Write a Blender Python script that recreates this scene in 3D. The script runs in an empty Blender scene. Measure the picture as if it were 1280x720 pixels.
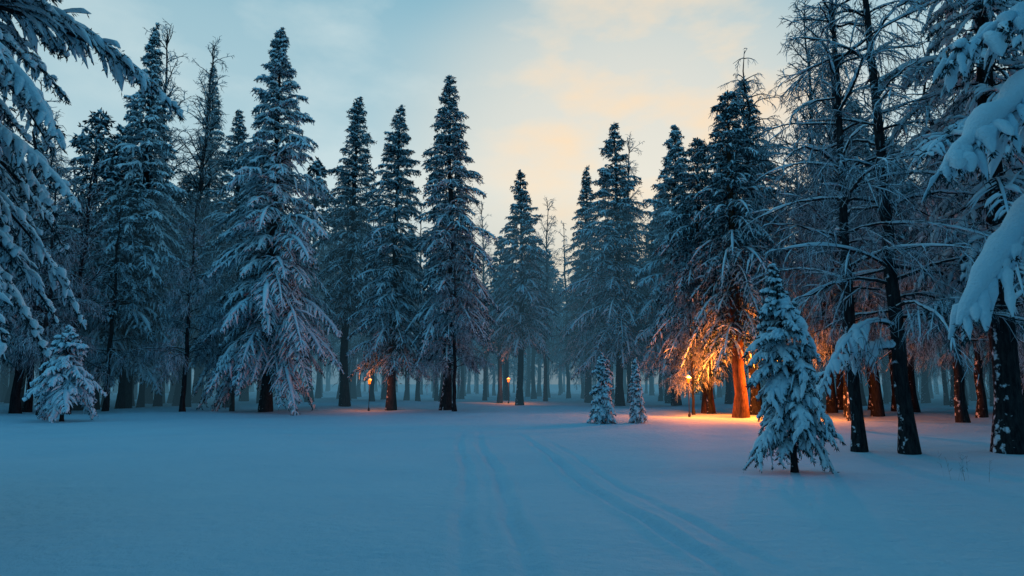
import bpy, math, numpy as np
from mathutils import Vector
rad=math.radians
scene=bpy.context.scene
scene.view_settings.view_transform='Standard'
scene.view_settings.look='None'
scene.view_settings.exposure=0

# ------------------------------------------------------------------ materials
def newmat(name):
    m=bpy.data.materials.new(name); m.use_nodes=True
    nt=m.node_tree; b=nt.nodes["Principled BSDF"]
    return m,nt,b
def diffmat(name):
    m=bpy.data.materials.new(name); m.use_nodes=True; nt=m.node_tree
    nt.nodes.remove(nt.nodes["Principled BSDF"]); b=nt.nodes.new('ShaderNodeBsdfDiffuse')
    nt.links.new(b.outputs[0],nt.nodes['Material Output'].inputs['Surface'])
    return m,nt,b
def ramp(nt,stops,interp='LINEAR'):
    r=nt.nodes.new('ShaderNodeValToRGB'); cr=r.color_ramp; cr.interpolation=interp
    while len(cr.elements)<len(stops): cr.elements.new(0.5)
    for e,(p,c) in zip(cr.elements,stops):
        e.position=p; e.color=(c[0],c[1],c[2],1) if hasattr(c,'__len__') else (c,c,c,1)
    return r
def mathn(nt,op,a,b=None,clamp=False):
    n=nt.nodes.new('ShaderNodeMath'); n.operation=op; n.use_clamp=clamp
    for i,v in enumerate((a,b)):
        if v is None: continue
        if isinstance(v,(int,float)): n.inputs[i].default_value=v
        else: nt.links.new(v,n.inputs[i])
    return n.outputs[0]
def mixc(nt,f,a,b,mode='MIX'):
    n=nt.nodes.new('ShaderNodeMix'); n.data_type='RGBA'; n.blend_type=mode
    if isinstance(f,(int,float)): n.inputs[0].default_value=f
    else: nt.links.new(f,n.inputs[0])
    for k,v in ((6,a),(7,b)):
        if isinstance(v,tuple): n.inputs[k].default_value=(*v,1)
        else: nt.links.new(v,n.inputs[k])
    return n.outputs[2]
def noise(nt,vec,scale,detail=3,rough=.55):
    n=nt.nodes.new('ShaderNodeTexNoise'); n.inputs['Scale'].default_value=scale
    n.inputs['Detail'].default_value=detail; n.inputs['Roughness'].default_value=rough
    if vec is not None: nt.links.new(vec,n.inputs['Vector'])
    return n.outputs['Fac']
def geo(nt): return nt.nodes.new('ShaderNodeNewGeometry')

def mat_snow(name,bump):
    m,nt,b=diffmat(name); g=geo(nt)
    c=mixc(nt,g.outputs['Random Per Island'],(.56,.76,.86),(.76,.90,.96))
    nt.links.new(c,b.inputs['Color'])
    if bump:
        bp=nt.nodes.new('ShaderNodeBump'); bp.inputs['Strength'].default_value=.7; bp.inputs['Distance'].default_value=.03
        nt.links.new(noise(nt,g.outputs['Position'],30,2),bp.inputs['Height']); nt.links.new(bp.outputs[0],b.inputs['Normal'])
    return m
def mat_needle(name,dark,light,frost,ff):
    m,nt,b=diffmat(name); g=geo(nt)
    r=g.outputs['Random Per Island']
    c=mixc(nt,r,dark,light)
    t=mathn(nt,'FRACT',mathn(nt,'MULTIPLY',r,17.3))
    k=mathn(nt,'MULTIPLY',mathn(nt,'SUBTRACT',t,1-ff),4,True)
    c=mixc(nt,k,c,frost)
    nt.links.new(c,b.inputs['Color'])
    return m
def mat_bark(name,c0,c1,snowz=.35,amt=1.0,bump=True):
    m,nt,b=diffmat(name); g=geo(nt)
    mp=nt.nodes.new('ShaderNodeMapping'); mp.inputs['Scale'].default_value=(1,1,.22)
    nt.links.new(g.outputs['Position'],mp.inputs[0])
    n=noise(nt,mp.outputs[0],14,3,.7)
    r=ramp(nt,[(.35,c0),(.7,c1)]); nt.links.new(n,r.inputs[0])
    sx=nt.nodes.new('ShaderNodeSeparateXYZ'); nt.links.new(g.outputs['Normal'],sx.inputs[0])
    n2=noise(nt,g.outputs['Position'],6,2)
    # snow lies on top surfaces, and is plastered in patches on the windward (-x) side
    f=mathn(nt,'ADD',sx.outputs[2],mathn(nt,'MULTIPLY',sx.outputs[0],-.28))
    f=mathn(nt,'ADD',f,mathn(nt,'MULTIPLY',mathn(nt,'SUBTRACT',n2,.5),1.5))
    f=mathn(nt,'MULTIPLY',mathn(nt,'MULTIPLY',mathn(nt,'SUBTRACT',f,snowz),6,True),amt)
    c=mixc(nt,f,r.outputs[0],(.70,.82,.9))
    nt.links.new(c,b.inputs['Color'])
    if bump:
        bp=nt.nodes.new('ShaderNodeBump'); bp.inputs['Strength'].default_value=.8; bp.inputs['Distance'].default_value=.03
        nt.links.new(n,bp.inputs['Height']); nt.links.new(bp.outputs[0],b.inputs['Normal'])
    return m
def mat_twig():
    m,nt,b=diffmat('frosted_twig'); g=geo(nt)
    sx=nt.nodes.new('ShaderNodeSeparateXYZ'); nt.links.new(g.outputs['Normal'],sx.inputs[0])
    f=mathn(nt,'ADD',sx.outputs[2],mathn(nt,'MULTIPLY',mathn(nt,'SUBTRACT',g.outputs['Random Per Island'],.5),1.2))
    f=mathn(nt,'MULTIPLY',mathn(nt,'ADD',f,.08),2.5,True)
    nt.links.new(mixc(nt,f,(.06,.095,.115),(.56,.74,.84)),b.inputs['Color'])
    return m
SNOW=mat_snow('snow_clump',False); SNOWN=mat_snow('snow_clump_near',True)
NEED=mat_needle('spruce_needles',(.007,.028,.034),(.024,.062,.074),(.29,.49,.58),.36)
NEEDN=mat_needle('spruce_needles_near',(.007,.028,.034),(.026,.064,.074),(.30,.48,.56),.24)
BARK=mat_bark('bark',(.012,.015,.018),(.045,.048,.05),.42)
BARKF=mat_bark('bark_far',(.010,.013,.016),(.035,.04,.045),.5,1,False)
TWIG=mat_twig()
TRUNKRED=mat_bark('pine_bark',(.045,.028,.018),(.15,.085,.055),.7)

# ------------------------------------------------------------------ mesh kit
class Acc:
    def __init__(s): s.v=[];s.l=[];s.n=[];s.m=[];s.sm=[];s.o=0
    def add(s,V,F,mat,smooth):
        V=V.reshape(-1,3); k=F.shape[1]
        s.v.append(V); s.l.append((F+s.o).ravel()); s.n.append(np.full(len(F),k)); 
        s.m.append(np.full(len(F),mat)); s.sm.append(np.full(len(F),smooth)); s.o+=len(V)
    def mesh(s,name,mats):
        V=np.concatenate(s.v); L=np.concatenate(s.l); n=np.concatenate(s.n)
        me=bpy.data.meshes.new(name)
        me.vertices.add(len(V)); me.vertices.foreach_set('co',V.astype(np.float32).ravel())
        me.loops.add(len(L)); me.loops.foreach_set('vertex_index',L.astype(np.int32))
        me.polygons.add(len(n)); st=np.concatenate([[0],np.cumsum(n)[:-1]])
        me.polygons.foreach_set('loop_start',st.astype(np.int32))
        for m in mats: me.materials.append(m)
        me.polygons.foreach_set('material_index',np.concatenate(s.m).astype(np.int32))
        me.polygons.foreach_set('use_smooth',np.concatenate(s.sm).astype(bool))
        me.update(calc_edges=True)
        return me
def nrm(a): return a/np.maximum(np.linalg.norm(a,axis=-1,keepdims=True),1e-9)
def tubes(acc,P,R,sides,mat,smooth=True,zs=1.0):
    N,K=P.shape[:2]
    T=nrm(np.gradient(P,axis=1)); mean=nrm(T.mean(1))
    ref=np.where(np.abs(mean[:,2:3])>.85,np.array([[1.,0,0]]),np.array([[0,0,1.]]))
    U=nrm(np.cross(T,ref[:,None,:])); W=np.cross(U,T)
    a=np.arange(sides)*2*math.pi/sides+.5
    ring=P[:,:,None,:]+R[:,:,None,None]*(np.cos(a)[None,None,:,None]*U[:,:,None,:]+zs*np.sin(a)[None,None,:,None]*W[:,:,None,:])
    idx=np.arange(N*K*sides).reshape(N,K,sides); nx=np.roll(idx,-1,axis=2)
    F=np.stack([idx[:,:-1],nx[:,:-1],nx[:,1:],idx[:,1:]],-1).reshape(-1,4)
    acc.add(ring,F,mat,smooth)
class Cv:   # family of quadratic curves  P=B+D t+C t^2
    def __init__(s,B,D,C,r): s.B,s.D,s.C,s.r=B,D,C,r
    def at(s,i,t): return s.B[i]+s.D[i]*t[:,None]+s.C[i]*(t*t)[:,None]
    def tan(s,i,t): return nrm(s.D[i]+2*s.C[i]*t[:,None])
    def L(s): return np.linalg.norm(s.D+s.C*.5,axis=1)
    def pts(s,K,t0=0,t1=1):
        t=np.linspace(t0,t1,K)[None,:,None]
        return s.B[:,None]+s.D[:,None]*t+s.C[:,None]*t*t
    def sel(s,k): return Cv(s.B[k],s.D[k],s.C[k],s.r[k])
def cat(a,b): return Cv(*[np.concatenate(x) for x in ((a.B,b.B),(a.D,b.D),(a.C,b.C),(a.r,b.r))])
def spawn(rng,par,n,t0,t1,ang,angj,lenf,roll,droop,r):
    n=np.maximum(n,0).astype(int); i=np.repeat(np.arange(len(n)),n)
    k=np.concatenate([np.arange(q) for q in n]) if len(n) else np.array([])
    t=t0+(t1-t0)*np.clip((k+rng.random(len(k)))/n[i],0,1)
    B=par.at(i,t);T=par.tan(i,t)
    up=np.array([0,0,1.]); S=nrm(np.cross(T,up)); W=np.cross(S,T)
    sg=np.where(k%2==0,1,-1.)
    ro=rng.normal(0,roll,len(k)) if roll<3 else rng.random(len(k))*6.283
    per=(np.cos(ro)*sg)[:,None]*S+np.sin(ro)[:,None]*W
    A=ang+rng.normal(0,angj,len(k))
    l=lenf(par.L()[i],t)*rng.uniform(.65,1.25,len(k))
    D=(np.cos(A)[:,None]*T+np.sin(A)[:,None]*per)*l[:,None]
    C=np.zeros_like(D); C[:,2]=-droop*l*rng.uniform(.5,1.5,len(k))
    return Cv(B,D,C,np.full(len(k),r))
def needles(acc,rng,tw,m,nl,w,mat,down=.35,spread=.75):
    N=len(tw.B); i=np.repeat(np.arange(N),m); t=rng.random(len(i))
    P=tw.at(i,t);T=tw.tan(i,t)
    d=T*.55+rng.normal(0,spread*.6,(len(i),3)); d[:,2]-=down; d=nrm(d)
    L=nl*rng.uniform(.5,1.3,len(i))[:,None]
    s=nrm(np.cross(d,rng.normal(0,1,(len(i),3))))*w
    V=np.stack([P-s*.6,P+d*L*.45-s,P+d*L,P+d*L*.5+s],1)
    acc.add(V,np.arange(len(i)*4).reshape(-1,4),mat,False)
def snowtubes(acc,rng,cv,K,sides,r,mat,lift=.5,t0=.1,t1=1.02,jit=.35,prof=None):
    P=cv.pts(K,t0,t1); N=len(cv.B)
    R=r*rng.uniform(1-jit,1+jit,(N,K))*rng.uniform(.5,1.45,(N,1))
    if prof is None:
        u=np.linspace(0,1,K); prof=np.sin(np.pi*np.clip(u*.8+.12,0,1))**.6
        prof[-1]=.12; prof[0]=.25
    R=R*prof[None]
    P[:,:,2]+=R*lift+r*.15
    tubes(acc,P,R,sides,mat,True,.75)
def trunk(acc,rng,H,r0,mat,K=14,sides=9,lean=(0,0),wob=.06,top=.02):
    t=np.linspace(0,1,K); P=np.zeros((1,K,3)); P[0,:,2]=t*H-.15
    w=np.cumsum(rng.normal(0,wob,(K,2)),0)*H/22; w-=w[0]
    P[0,:,0]=lean[0]*t*t+w[:,0]; P[0,:,1]=lean[1]*t*t+w[:,1]
    R=(r0*(1-t)**.8+top)[None]; R[0,0]*=1.45
    tubes(acc,P,R,sides,mat)
    return lambda z:np.stack([np.interp(z,P[0,:,2],P[0,:,0]),np.interp(z,P[0,:,2],P[0,:,1]),z],-1)

def spruce(name,H,R,cb,seed,wh=.4,nb=6,tws=.2,m=8,nl=.2,nw=.03,sr=.06,snow=.8,droop=.45,K=3,
           sides=3,tr=None,need=None,bark=None,prof=.8,lean=(0,0),extra=None,exsr=None,zmax=None,twl=.42,near=False,point=.42,exd=.11):
    rng=np.random.default_rng(seed); acc=Acc()
    tr=tr or H*.0105+.05
    pos=trunk(acc,rng,H,tr,1,lean=lean)
    zs=[];f0=[]
    z=cb
    top=H*.985 if zmax is None else zmax
    while z<top:
        f=(z-cb)/(H-cb); k=max(3,int(round(nb*(1-.35*f)+rng.normal(0,.7))))
        zs+= list(z+rng.uniform(-wh*.4,wh*.4,k)); f0+=[f]*k
        z+=wh*(1-.45*f)*rng.uniform(.7,1.3)
    zs=np.minimum(np.array(zs),H-.05); f=np.array(f0); n=len(zs)
    az=np.arange(n)*2.399+rng.normal(0,.4,n)
    # lobed, uneven outline
    lob=1+.16*np.sin(az*2+seed)+.13*np.sin(az*3+zs*1.3+seed*2)+.12*np.sin(zs*2.6+seed)
    L=R*((1-f)**prof)*np.minimum(1,.62+f*2.6)*lob*rng.uniform(.62,1.2,n)*np.clip((1-f)/.4,0,1)**point+R*.03
    out=np.stack([np.cos(az),np.sin(az),np.zeros(n)],-1)
    a=-.12+.85*f+rng.normal(0,.08,n); b=droop*(1.15-.55*f)*rng.uniform(.7,1.3,n)
    D=out*L[:,None]; D[:,2]=a*L
    C=-out*L[:,None]*.12; C[:,2]=-b*L
    br=Cv(pos(zs),D,C,.012+L*.009)
    nx=0
    if extra:
        B=np.array([e[0] for e in extra],float);D=np.array([e[1] for e in extra],float);C=np.array([e[2] for e in extra],float)
        ex=Cv(B,D,C,np.full(len(B),.035)); nx=len(B); br=cat(br,ex)
    def wood(c,K,s,mat):
        P=c.pts(K); r=c.r[:,None]*np.linspace(1,.25,K)[None]; tubes(acc,P,r,s,mat)
    wood(br,5,3,1)
    tw=spawn(rng,br,br.L()/tws*2,.1,1.0,.85,.18,lambda L,t:np.minimum(twl*L*(1.05-t),1.1)+tws*.6,.28,.42,.006)
    if near: wood(tw,3,3,1)
    needles(acc,rng,tw,m,nl,nw,2)
    needles(acc,rng,br,m*2,nl*.9,nw,2)
    k=rng.random(len(tw.B))<snow
    snowtubes(acc,rng,tw.sel(k),K,sides,sr,0)
    snowtubes(acc,rng,br,8,max(sides,4),sr*1.25,0,t0=.25)
    if nx:
        e=br.sel(slice(len(br.B)-nx,None)); es=exsr or sr*2
        snowtubes(acc,rng,e,26,10,es,0,t0=.05,jit=.4,lift=.7)
        t2=spawn(rng,e,e.L()/exd*2,.25,1.0,.9,.25,lambda L,t:.22+.16*L*(1.1-t),.5,.75,.006)
        snowtubes(acc,rng,t2,7,7,es*.5,0,jit=.45,lift=.4)
        needles(acc,rng,t2,m*4,nl,nw,2,down=.6)
    return acc.mesh(name,[SNOWN if near else SNOW,bark or BARK,need or NEED])

def bare(name,H,spread,cb,seed,n1=44,elev=.6,droop=.15,tr=.16,n2=.3,n3=.16,tw_r=.011,extra=None,exsr=.1,lean=(0,0),prof=.6,bark=None,len2=.42,len3=.35,wob=.08,smain=0.0,lv4=True):
    rng=np.random.default_rng(seed); acc=Acc()
    pos=trunk(acc,rng,H,tr,1,K=18,lean=lean,wob=wob,top=.012)
    f=np.sort(rng.random(n1)); zs=cb+f*(H-cb)*.98; az=np.arange(n1)*2.399+rng.normal(0,.5,n1)
    L=spread*(1-f)**prof*rng.uniform(.55,1.2,n1)+.35
    out=np.stack([np.cos(az),np.sin(az),np.zeros(n1)],-1)
    e=elev+.35*f+rng.normal(0,.18,n1)
    D=out*(L*np.cos(e))[:,None]; D[:,2]=L*np.sin(e)
    C=np.zeros_like(D); C[:,2]=-droop*L*rng.uniform(.4,1.6,n1); C[:,:2]=rng.normal(0,.12,(n1,2))*L[:,None]
    b1=Cv(pos(zs),D,C,tr*.12+L*.010)
    nx=0
    if extra:
        B=np.array([x[0] for x in extra],float);D=np.array([x[1] for x in extra],float);C=np.array([x[2] for x in extra],float)
        nx=len(B); b1=cat(b1,Cv(B,D,C,np.full(nx,.05)))
    def wood(c,K,s,mat,end=.3):
        P=c.pts(K); 
        if K>4: P[:,1:]+=rng.normal(0,1,P[:,1:].shape)*(c.L()*.012)[:,None,None]
        tubes(acc,P,c.r[:,None]*np.linspace(1,end,K)[None],s,mat)
    wood(b1,8,5,1)
    b2=spawn(rng,b1,b1.L()/n2,.12,1,.75,.2,lambda L,t:len2*L*(1.1-t)+.25,.9,droop*.8,tw_r*1.5)
    wood(b2,5,3,2)
    b3=spawn(rng,b2,b2.L()/n3+1,.1,1,.7,.25,lambda L,t:len3*L*(1.2-t)+.14,1.1,droop*1.2,tw_r)
    wood(b3,3,3,2,.5)
    if lv4:
        b4=spawn(rng,b3,b3.L()/.15+1,.1,1,.7,.3,lambda L,t:.3*L+.1,1.1,droop,tw_r*.85); wood(b4,2,3,2,.5)
    if smain>0: snowtubes(acc,rng,b1,9,5,smain,0,lift=.8); snowtubes(acc,rng,b2,4,4,smain*.5,0,lift=.7)
    if nx:
        e=b1.sel(slice(len(b1.B)-nx,None)); 
        snowtubes(acc,rng,e,26,9,exsr,0,t0=.05,jit=.4,lift=.6)
        t2=spawn(rng,e,e.L()/.15*2,.35,1.0,.9,.25,lambda L,t:.2+.13*L*(1.1-t),.5,.8,.006)
        snowtubes(acc,rng,t2,6,6,exsr*.5,0,jit=.45,lift=.4)
        needles(acc,rng,t2,26,.12,.014,3,down=.6)
    return acc.mesh(name,[SNOW,bark or BARK,TWIG,NEEDN])

# ------------------------------------------------------------------ ground
def gz(x,y):
    x=np.asarray(x,float);y=np.asarray(y,float)
    h=.07*np.sin(x*.21+.7)*np.cos(y*.17)+.05*np.sin(x*.09+y*.13+1.)+.025*np.sin(x*.6+y*.35)+.02*np.sin(x*.31-y*.83+2)
    far=np.clip((y-24)/25,0,1); h=h+far*.10*np.sin(x*.5+1)*np.sin(y*.43)+far*.05*np.sin(x*1.3)*np.sin(y*1.1)
    def groove(c,w,d): 
        u=(x-c)/w; return -d*np.exp(-u*u)+d*.45*np.exp(-((np.abs(u)-1.9)**2)*1.6)
    fade=np.clip((26-y)/10,0,1)*(.8+.2*np.sin(y*1.7))
    c1=2.35-.075*y-.0006*y*y+.08*np.sin(y*.4)+.02*np.sin(y*3.1); c2=.75-.08*y+.07*np.sin(y*.5+1)+.02*np.sin(y*2.7)
    h=h+fade*(groove(c1,.09,.085)+groove(c1+.55,.08,.035)+groove(c2,.10,.055)+groove(c2-.6,.10,.045))
    c3=-.1-.02*y; h=h+fade*groove(c3,.5,.02)
    return h
xs=np.sinh(np.linspace(-6.2,6.2,560))*1.0; xs=xs/xs.max()*450
xs=np.unique(np.concatenate([xs[np.abs(xs)>3.2],np.arange(-3.2,3.2,.04)]))
ys=np.concatenate([np.arange(-120,1,3.),1+np.geomspace(.4,700,420)])
X,Y=np.meshgrid(xs,ys); Z=gz(X,Y)
V=np.stack([X,Y,Z],-1); n=len(xs);mI=np.arange(len(ys)*n).reshape(len(ys),n)
F=np.stack([mI[:-1,:-1],mI[:-1,1:],mI[1:,1:],mI[1:,:-1]],-1).reshape(-1,4)
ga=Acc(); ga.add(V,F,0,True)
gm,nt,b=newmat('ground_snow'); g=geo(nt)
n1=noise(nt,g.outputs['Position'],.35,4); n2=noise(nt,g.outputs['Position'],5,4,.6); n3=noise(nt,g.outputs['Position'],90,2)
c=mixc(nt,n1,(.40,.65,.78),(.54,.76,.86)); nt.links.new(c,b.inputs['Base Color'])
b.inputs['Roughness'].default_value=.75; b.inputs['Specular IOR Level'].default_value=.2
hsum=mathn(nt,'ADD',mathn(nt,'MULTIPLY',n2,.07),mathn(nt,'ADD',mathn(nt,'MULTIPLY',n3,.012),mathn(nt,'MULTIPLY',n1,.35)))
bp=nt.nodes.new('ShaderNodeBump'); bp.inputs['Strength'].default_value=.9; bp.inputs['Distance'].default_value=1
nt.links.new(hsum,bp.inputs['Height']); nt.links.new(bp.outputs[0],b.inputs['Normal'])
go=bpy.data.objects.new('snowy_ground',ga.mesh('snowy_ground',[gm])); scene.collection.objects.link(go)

# ------------------------------------------------------------------ placement
def put(me,name,x,y,rot=0,s=1,parent=None,dz=0,sz=None):
    o=bpy.data.objects.new(name,me); scene.collection.objects.link(o)
    o.location=(x,y,float(gz(x,y))+dz); o.rotation_euler=(0,0,rot); o.scale=(s,s,sz or s)
    if parent: o.parent=parent
    return o
S='spruce_tree'
hero=[ # x,y,H,R,cb, kwargs
 (-25.8,46,27.5,4.1,3.5,dict(snow=.95,sr=.09,droop=.6)),
 (-27.3,60,31.5,3.9,7,dict(snow=.6,wh=.5)),
 (-15.3,43,25.5,5.2,3.2,dict(snow=.95,droop=.6,sr=.09,prof=.72,wh=.5)),
 (-11.6,48,22.8,2.9,6.3,dict(snow=.65,prof=.6)),
 (-7.85,45,20.8,3.3,3.4,dict(snow=.75,prof=.62)),
 (-4.15,43,22.0,3.5,4.0,dict(snow=.75,prof=.55,droop=.5)),
 (.6,55,19.6,3.2,5.5,dict(snow=.8,prof=.75)),
 (8.1,52,22.4,4.3,4.2,dict(snow=.8,prof=.7)),
 (11.9,50,21.2,4.1,4.0,dict(snow=.9,prof=.66,sr=.08)),
 (7.0,63,22.5,3.4,5,dict(snow=.7)),
 (14.8,42,21.4,3.8,4.2,dict(snow=.8,prof=.6)),
 (-20.5,50,22.5,3.6,5,dict(snow=.8)),
]
for i,(x,y,H,R,cb,kw) in enumerate(hero):
    me=spruce('spruce_mesh_%d'%i,H,R,cb,100+i,**kw); put(me,S,x,y,rot=i*1.3)
# young snow-laden spruces
me=spruce('young_spruce',4.15,.92,.75,7,wh=.2,nb=7,tws=.08,m=11,nl=.085,nw=.011,sr=.040,snow=.8,droop=.75,K=5,sides=6,tr=.05,need=NEEDN,prof=.62,
   lean=(-.12,0),extra=[((0,0,1.1),(-.85,-.25,.1),(0,0,-.95)),((0,0,1.6),(.45,-.6,.1),(0,0,-.7)),((0,0,2.3),(.1,-.6,.1),(0,0,-.6)),((0,0,1.1),(.65,-.3,.1),(0,0,-.5)),((0,0,2.6),(-.45,-.2,.1),(0,0,-.6)),
   ((0,0,1.9),(-.6,-.4,.1),(0,0,-.6)),((0,0,1.4),(-.1,-.8,.1),(0,0,-.6)),((0,0,3.0),(.25,-.35,.05),(0,0,-.4)),((0,0,3.4),(-.15,-.3,0),(0,0,-.3))],exsr=.09,near=True)
put(me,'young_spruce_tree',5.6,13.9)
me=spruce('young_spruce_b',3.0,.75,.15,8,wh=.15,nb=8,tws=.09,m=7,nl=.09,nw=.014,sr=.045,snow=.9,droop=.5,K=4,sides=4,tr=.04,prof=.8,point=0)
put(me,'young_spruce_tree',4.0,30); put(me,'young_spruce_tree',5.4,30,rot=2).scale=(.72,.72,.92)
me=spruce('young_spruce_c',4.2,1.75,1.3,9,wh=.26,nb=7,tws=.12,m=8,nl=.12,nw=.018,sr=.065,snow=.9,droop=.6,K=4,sides=5,tr=.07,prof=.6)
put(me,'young_spruce_tree',-20.1,31)
# near spruce at left, dense drooping boughs
me=spruce('near_spruce',15,2.95,3.6,21,wh=.34,nb=12,tws=.09,m=16,nl=.085,nw=.010,sr=.044,snow=.8,droop=.55,K=5,sides=6,tr=.2,need=NEEDN,prof=.28,zmax=9.5,twl=.22,near=True,point=.2)
put(me,S,-8.15,8.3,rot=.4)
# near spruce at right with heavy snow boughs
ex=[((0,0,5.6),(-3.3,-.3,.2),(0,0,-1.7)),((0,0,4.5),(-3.3,-.35,.35),(0,0,-2.5)),((0,0,6.5),(-3.0,-.1,.4),(0,0,-1.4)),((0,0,5.0),(-2.6,-.9,.2),(0,0,-1.9))]
me=spruce('near_spruce_r',13,2.0,2.5,22,wh=.5,nb=6,tws=.12,m=16,nl=.085,nw=.010,sr=.045,snow=.7,droop=.8,K=5,sides=6,tr=.18,need=NEEDN,prof=.4,zmax=8,twl=.2,extra=ex,exsr=.15,near=True,exd=.17)
put(me,S,8.3,7.9)
# dark trunk conifer at right
me=spruce('scots_pine',19,3.2,5.0,31,wh=.62,nb=6,tws=.18,m=14,nl=.14,nw=.018,sr=.07,snow=.7,droop=.5,tr=.30,prof=.4,K=4,sides=4,
   extra=[((0,0,3.9),(-1.9,-.3,.3),(0,0,-.6)),((0,0,3.2),(1.6,-.8,.2),(0,0,-.7))],exsr=.06)
put(me,'pine_tree',12.5,17.5)
# deciduous, snow on limbs
BT='bare_birch_tree'
me=bare('birch_a',17,3.2,3.0,41,n1=46,elev=.25,droop=.35,tr=.19,smain=.04,tw_r=.010,lean=(-.2,0),wob=.05,extra=[((0,0,3.1),(-2.6,-.8,1.7),(0,0,-3.4)),((0,0,2.6),(-1.3,.3,.5),(0,0,-.9))],exsr=.14)
put(me,BT,10.07,17.7)
me=bare('birch_b',16,3.4,4.2,42,n1=44,elev=.3,droop=.3,tr=.15,smain=.035,tw_r=.010,lean=(-.1,0),wob=.05); put(me,BT,9.1,18.3)
frosty=[]; frostfar=[]
for nm,a,kw in (('frost_a',(16,3.6,3.2,51),dict(n1=62,elev=.25,droop=.5,tr=.17)),('frost_b',(17,2.6,5,52),dict(n1=56,elev=.85,droop=.15,tr=.15)),('frost_c',(18,4.2,3.4,53),dict(n1=66,elev=.1,droop=.4,tr=.2,prof=.75))):
    frosty.append((bare(nm,*a,tw_r=.013,**kw),a[0]))
    kw['n1']=int(kw['n1']*.8); frostfar.append((bare(nm+'_far',*a,tw_r=.02,n2=.36,n3=.24,lv4=False,bark=BARKF,**kw),a[0]))
for fi,x,y,r,s in [(2,12.6,36,0,1.12),(0,10.9,38,1,.85),(0,17.5,36,2,1.1),(2,19.5,30,3,1.0),(1,15.2,31,1,1.15),(0,23,34,4,1.15),(2,27,38,2,1.2),
     (1,22,27,0,1.1),(0,17.3,24.5,5,.95),(1,12.9,26,2,1.0),(0,26,28,1,1.1),(2,33,42,0,1.2),(0,20,42,0,1.3),(1,30,33,3,1.2),(1,16.5,21.5,0,.95),(1,18,39,2,1.5),
     (0,-24.5,36,1,.85),(0,-19.5,41,3,.8),(2,-28,40,2,.95),(1,-32,45,0,1.2),(0,-3.4,41,2,.68),(2,-33,37,1,.9),(0,-18.2,45,0,.75),(1,3.0,62,0,1.1),(1,9.9,58,1,1.38),
     (1,-2.6,66,4,1.15),(1,-29.5,56,5,1.9),(1,-24.5,52,2,1.75),(0,9.6,36.6,2,.42)]:
    me,H=frosty[fi]
    put(me,BT,x,y,r,s)
# pine trunks glowing by the lamps
me=spruce('red_pine',17,3.3,4.0,61,wh=.5,nb=7,tws=.18,m=9,sr=.05,snow=.45,droop=.68,tr=.30,bark=TRUNKRED,prof=.5)
put(me,'pine_tree',11.2,34.0); put(me,'pine_tree',10.9,38.5,rot=2,s=.95)

# ------------------------------------------------------------------ distant forest mass
df=bpy.data.objects.new('distant_forest',None); scene.collection.objects.link(df)
rng=np.random.default_rng(5)
low=[]
for i in range(4):
    low.append((spruce('far_spruce_%d'%i,18,3.0,5.2+i*1.1,200+i,wh=.6,nb=6,tws=.42,m=6,nl=.36,nw=.06,sr=.10,snow=.7,prof=.65,bark=BARKF),18))
cnt=0; pts=[]
tries=0
while cnt<400 and tries<30000:
    tries+=1
    y=52+ (rng.random()**1.5)*90; x=rng.uniform(-1,1)*(.82*y+14)
    if y<58 and -20<x<16 : continue
    if any((x-a)**2+(y-b_)**2<(2.3+.012*y)**2 for a,b_ in pts): continue
    pts.append((x,y)); cnt+=1
    tall=1.0 if abs(x/y+.0)<.22 else 1.22
    if rng.random()<.65:
        me,H=low[rng.integers(4)]
    else: me,H=frostfar[rng.integers(3)]
    h=rng.uniform(13,19)*tall; put(me,'far_tree',x,y,rng.random()*6.28,h/H,df)
for sgn in (-1,1):
    for k in range(28):
        y=rng.uniform(36,56); x=sgn*rng.uniform(.50*y,.95*y+8)
        if sgn<0 and y<40 and x>-24: continue
        me,H=(low[rng.integers(4)] if rng.random()<.55 else frostfar[rng.integers(3)])
        put(me,'far_tree',x,y,rng.random()*6.28,rng.uniform(14,22)/H,df)
# unseen trees added behind the viewpoint to block sky and darken the near snow
for k in range(60):
    a=rng.uniform(rad(165),rad(375)); rr=rng.uniform(13,28)
    x=math.cos(a)*rr*1.15; y=math.sin(a)*rr+2
    if y>3: continue
    me,H=low[rng.integers(4)]
    put(me,'far_tree',x,y,rng.random()*6.28,rng.uniform(15,20)/H,df)

# ------------------------------------------------------------------ lamps
mm,nt,b=newmat('lamp_metal'); b.inputs['Base Color'].default_value=(.03,.03,.03,1); b.inputs['Metallic'].default_value=.6; b.inputs['Roughness'].default_value=.5
mg,nt,b=newmat('lamp_glass'); b.inputs['Base Color'].default_value=(.03,.012,.004,1); b.inputs['Emission Color'].default_value=(1,.15,.010,1); b.inputs['Emission Strength'].default_value=2.2
b.inputs['Specular IOR Level'].default_value=0
def lathe(acc,prof,mat,sides=10):
    P=np.array([[(0,0,z) for r,z in prof]],float); R=np.array([[r for r,z in prof]],float); tubes(acc,P,R,sides,mat,False)
la=Acc()
lathe(la,[(.07,0),(.07,.12),(.04,.18),(.022,.3),(.02,1.7),(.04,1.72),(.02,1.74)],0)
lathe(la,[(.02,1.72),(.10,1.76),(.10,1.78),(.0,1.79)],0,6)
lathe(la,[(.0,1.785),(.07,1.79),(.11,2.02),(.0,2.025)],1,6)
lathe(la,[(.15,2.02),(.15,2.04),(.08,2.13),(.02,2.17),(.02,2.22),(.0,2.23)],0,6)
lathe(la,[(.16,2.045),(.13,2.10),(.07,2.16),(.0,2.18)],2,8)
lm=la.mesh('lamp',[mm,mg,SNOW])
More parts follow.
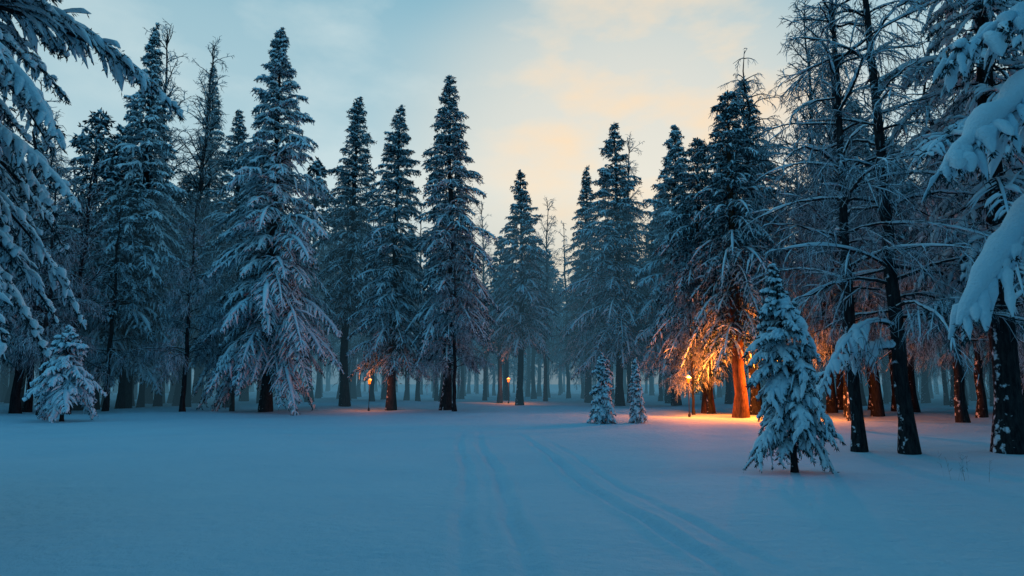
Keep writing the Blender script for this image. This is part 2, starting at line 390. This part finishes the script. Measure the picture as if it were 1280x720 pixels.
def lamp(x,y,P,h=1.0,r=.2):
    o=put(lm,'garden_lamp',x,y,s=h)
    for (lx,ly,lz,p) in P:
        L=bpy.data.lights.new('lamp_bulb','POINT'); L.energy=p; L.color=(1,.17,.012); L.shadow_soft_size=r
        q=bpy.data.objects.new('bulb_light',L); scene.collection.objects.link(q); q.parent=o; q.location=(lx,ly,lz)
lamp(-9.1,44.0,[(.25,-.25,1.95,100)],.95)
lamp(-.3,58,[(0,-.25,1.95,240)],1.0)
lamp(8.9,34.8,[(.2,-.4,2.1,1000)],.95)
lamp(12.6,33.4,[(0,-.3,2.1,2000)],.9)

# ------------------------------------------------------------------ dry weeds by the right edge
wa=Acc(); rng=np.random.default_rng(3)
B=np.zeros((8,3)); B[:,:2]=rng.normal(0,.12,(8,2)); D=rng.normal(0,.08,(8,3)); D[:,2]=rng.uniform(.2,.5,8)
c0=Cv(B,D,np.zeros((8,3)),np.full(8,.004)); tubes(wa,c0.pts(4),np.full((8,4),.003),3,0)
c1=spawn(rng,c0,np.full(8,5),.3,1,.6,.2,lambda L,t:.08+0*t,3.2,.1,.003); tubes(wa,c1.pts(2),np.full((len(c1.B),2),.002),3,0)
put(wa.mesh('weeds',[TWIG]),'dry_weeds',8.1,12.6)

# ------------------------------------------------------------------ mist in the forest
def box(name,x0,x1,y0,y1,z0,z1):
    v=[(x,y,z) for x in (x0,x1) for y in (y0,y1) for z in (z0,z1)]
    f=[(0,1,3,2),(4,6,7,5),(0,4,5,1),(2,3,7,6),(0,2,6,4),(1,5,7,3)]
    me=bpy.data.meshes.new(name); me.from_pydata(v,[],f); o=bpy.data.objects.new(name,me); scene.collection.objects.link(o); return o
mist=box('forest_mist',-220,220,42,260,-3,14)
vm=bpy.data.materials.new('mist'); vm.use_nodes=True; nt=vm.node_tree; nt.nodes.clear()
vo=nt.nodes.new('ShaderNodeOutputMaterial'); va=nt.nodes.new('ShaderNodeVolumeAbsorption'); ve=nt.nodes.new('ShaderNodeEmission'); ad=nt.nodes.new('ShaderNodeAddShader')
SG=.011
va.inputs['Color'].default_value=(0,0,0,1); va.inputs['Density'].default_value=SG
ve.inputs['Color'].default_value=(.058,.172,.255,1); ve.inputs['Strength'].default_value=SG  # mist glows by its own blue emission, standing in for scattered sky light
nt.links.new(va.outputs[0],ad.inputs[0]); nt.links.new(ve.outputs[0],ad.inputs[1]); nt.links.new(ad.outputs[0],vo.inputs['Volume']); mist.data.materials.append(vm)

# ------------------------------------------------------------------ sky
w=bpy.data.worlds.new('World'); scene.world=w; w.use_nodes=True; nt=w.node_tree
bg=nt.nodes['Background']; tc=nt.nodes.new('ShaderNodeTexCoord'); vec=tc.outputs['Generated']
sx=nt.nodes.new('ShaderNodeSeparateXYZ'); nt.links.new(vec,sx.inputs[0])
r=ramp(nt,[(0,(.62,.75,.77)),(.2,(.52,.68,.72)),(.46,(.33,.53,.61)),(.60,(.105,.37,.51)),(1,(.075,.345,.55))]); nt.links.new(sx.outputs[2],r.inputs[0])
fr=ramp(nt,[(.25,(.30,.60,.77)),(.85,(1,1,1))])
ma=nt.nodes.new('ShaderNodeMath'); ma.operation='MULTIPLY_ADD'; nt.links.new(sx.outputs[1],ma.inputs[0]); ma.inputs[1].default_value=.5; ma.inputs[2].default_value=.5
nt.links.new(ma.outputs[0],fr.inputs[0])
col=mixc(nt,1.0,r.outputs[0],fr.outputs[0],'MULTIPLY')
mp=nt.nodes.new('ShaderNodeMapping'); mp.inputs['Scale'].default_value=(1.3,1.0,3.0); mp.inputs['Rotation'].default_value=(0,rad(-35),0); mp.inputs['Location'].default_value=(.35,.2,.1)
nt.links.new(vec,mp.inputs[0])
cl=noise(nt,mp.outputs[0],3.2,7,.55)
clr=ramp(nt,[(.42,0.),(.62,1.)]); nt.links.new(cl,clr.inputs[0])
def dirmask(az,el,p0,p1):
    a,e=rad(az),rad(el); d=nt.nodes.new('ShaderNodeVectorMath'); d.operation='DOT_PRODUCT'
    nt.links.new(vec,d.inputs[0]); d.inputs[1].default_value=(math.sin(a)*math.cos(e),math.cos(a)*math.cos(e),math.sin(e))
    q=nt.nodes.new('ShaderNodeMapRange'); q.interpolation_type='SMOOTHSTEP'
    q.inputs[1].default_value=math.cos(rad(p0)); q.inputs[2].default_value=math.cos(rad(p1)); nt.links.new(d.outputs['Value'],q.inputs[0]); return q.outputs[0]
g1=dirmask(10,14,24,2); g2=dirmask(12,20,17,3)
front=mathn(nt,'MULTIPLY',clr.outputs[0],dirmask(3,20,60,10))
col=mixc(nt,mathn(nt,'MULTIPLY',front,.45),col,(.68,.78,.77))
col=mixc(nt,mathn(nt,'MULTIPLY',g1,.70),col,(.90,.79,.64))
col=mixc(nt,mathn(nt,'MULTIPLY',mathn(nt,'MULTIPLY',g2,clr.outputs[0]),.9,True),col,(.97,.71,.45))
sky=nt.nodes.new('ShaderNodeTexSky'); sky.sky_type='NISHITA'; sky.sun_disc=False; sky.sun_elevation=rad(3); sky.sun_rotation=rad(9)
sk=mixc(nt,1.0,sky.outputs[0],(.010,.014,.02),'MULTIPLY')
col=mixc(nt,1.0,col,sk,'ADD')
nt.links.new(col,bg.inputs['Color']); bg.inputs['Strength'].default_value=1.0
w.cycles.sampling_method='MANUAL'; w.cycles.sample_map_resolution=256
sun=bpy.data.lights.new('sun','SUN'); sun.energy=.1; sun.angle=rad(12); sun.color=(1,.82,.68)
so=bpy.data.objects.new('sun',sun); scene.collection.objects.link(so)
d=Vector((math.sin(rad(9))*math.cos(rad(6)),math.cos(rad(9))*math.cos(rad(6)),math.sin(rad(6))))
so.rotation_euler=d.to_track_quat('Z','Y').to_euler()

# ------------------------------------------------------------------ camera
cd=bpy.data.cameras.new('camera'); cd.lens=24; cd.clip_end=3000; cd.clip_start=.1
co=bpy.data.objects.new('camera',cd); scene.collection.objects.link(co)
co.location=(0,0,1.6+float(gz(0,0))); co.rotation_euler=(rad(90+7.9),0,0); scene.camera=co
print('faces',sum(len(m.polygons) for m in bpy.data.meshes))
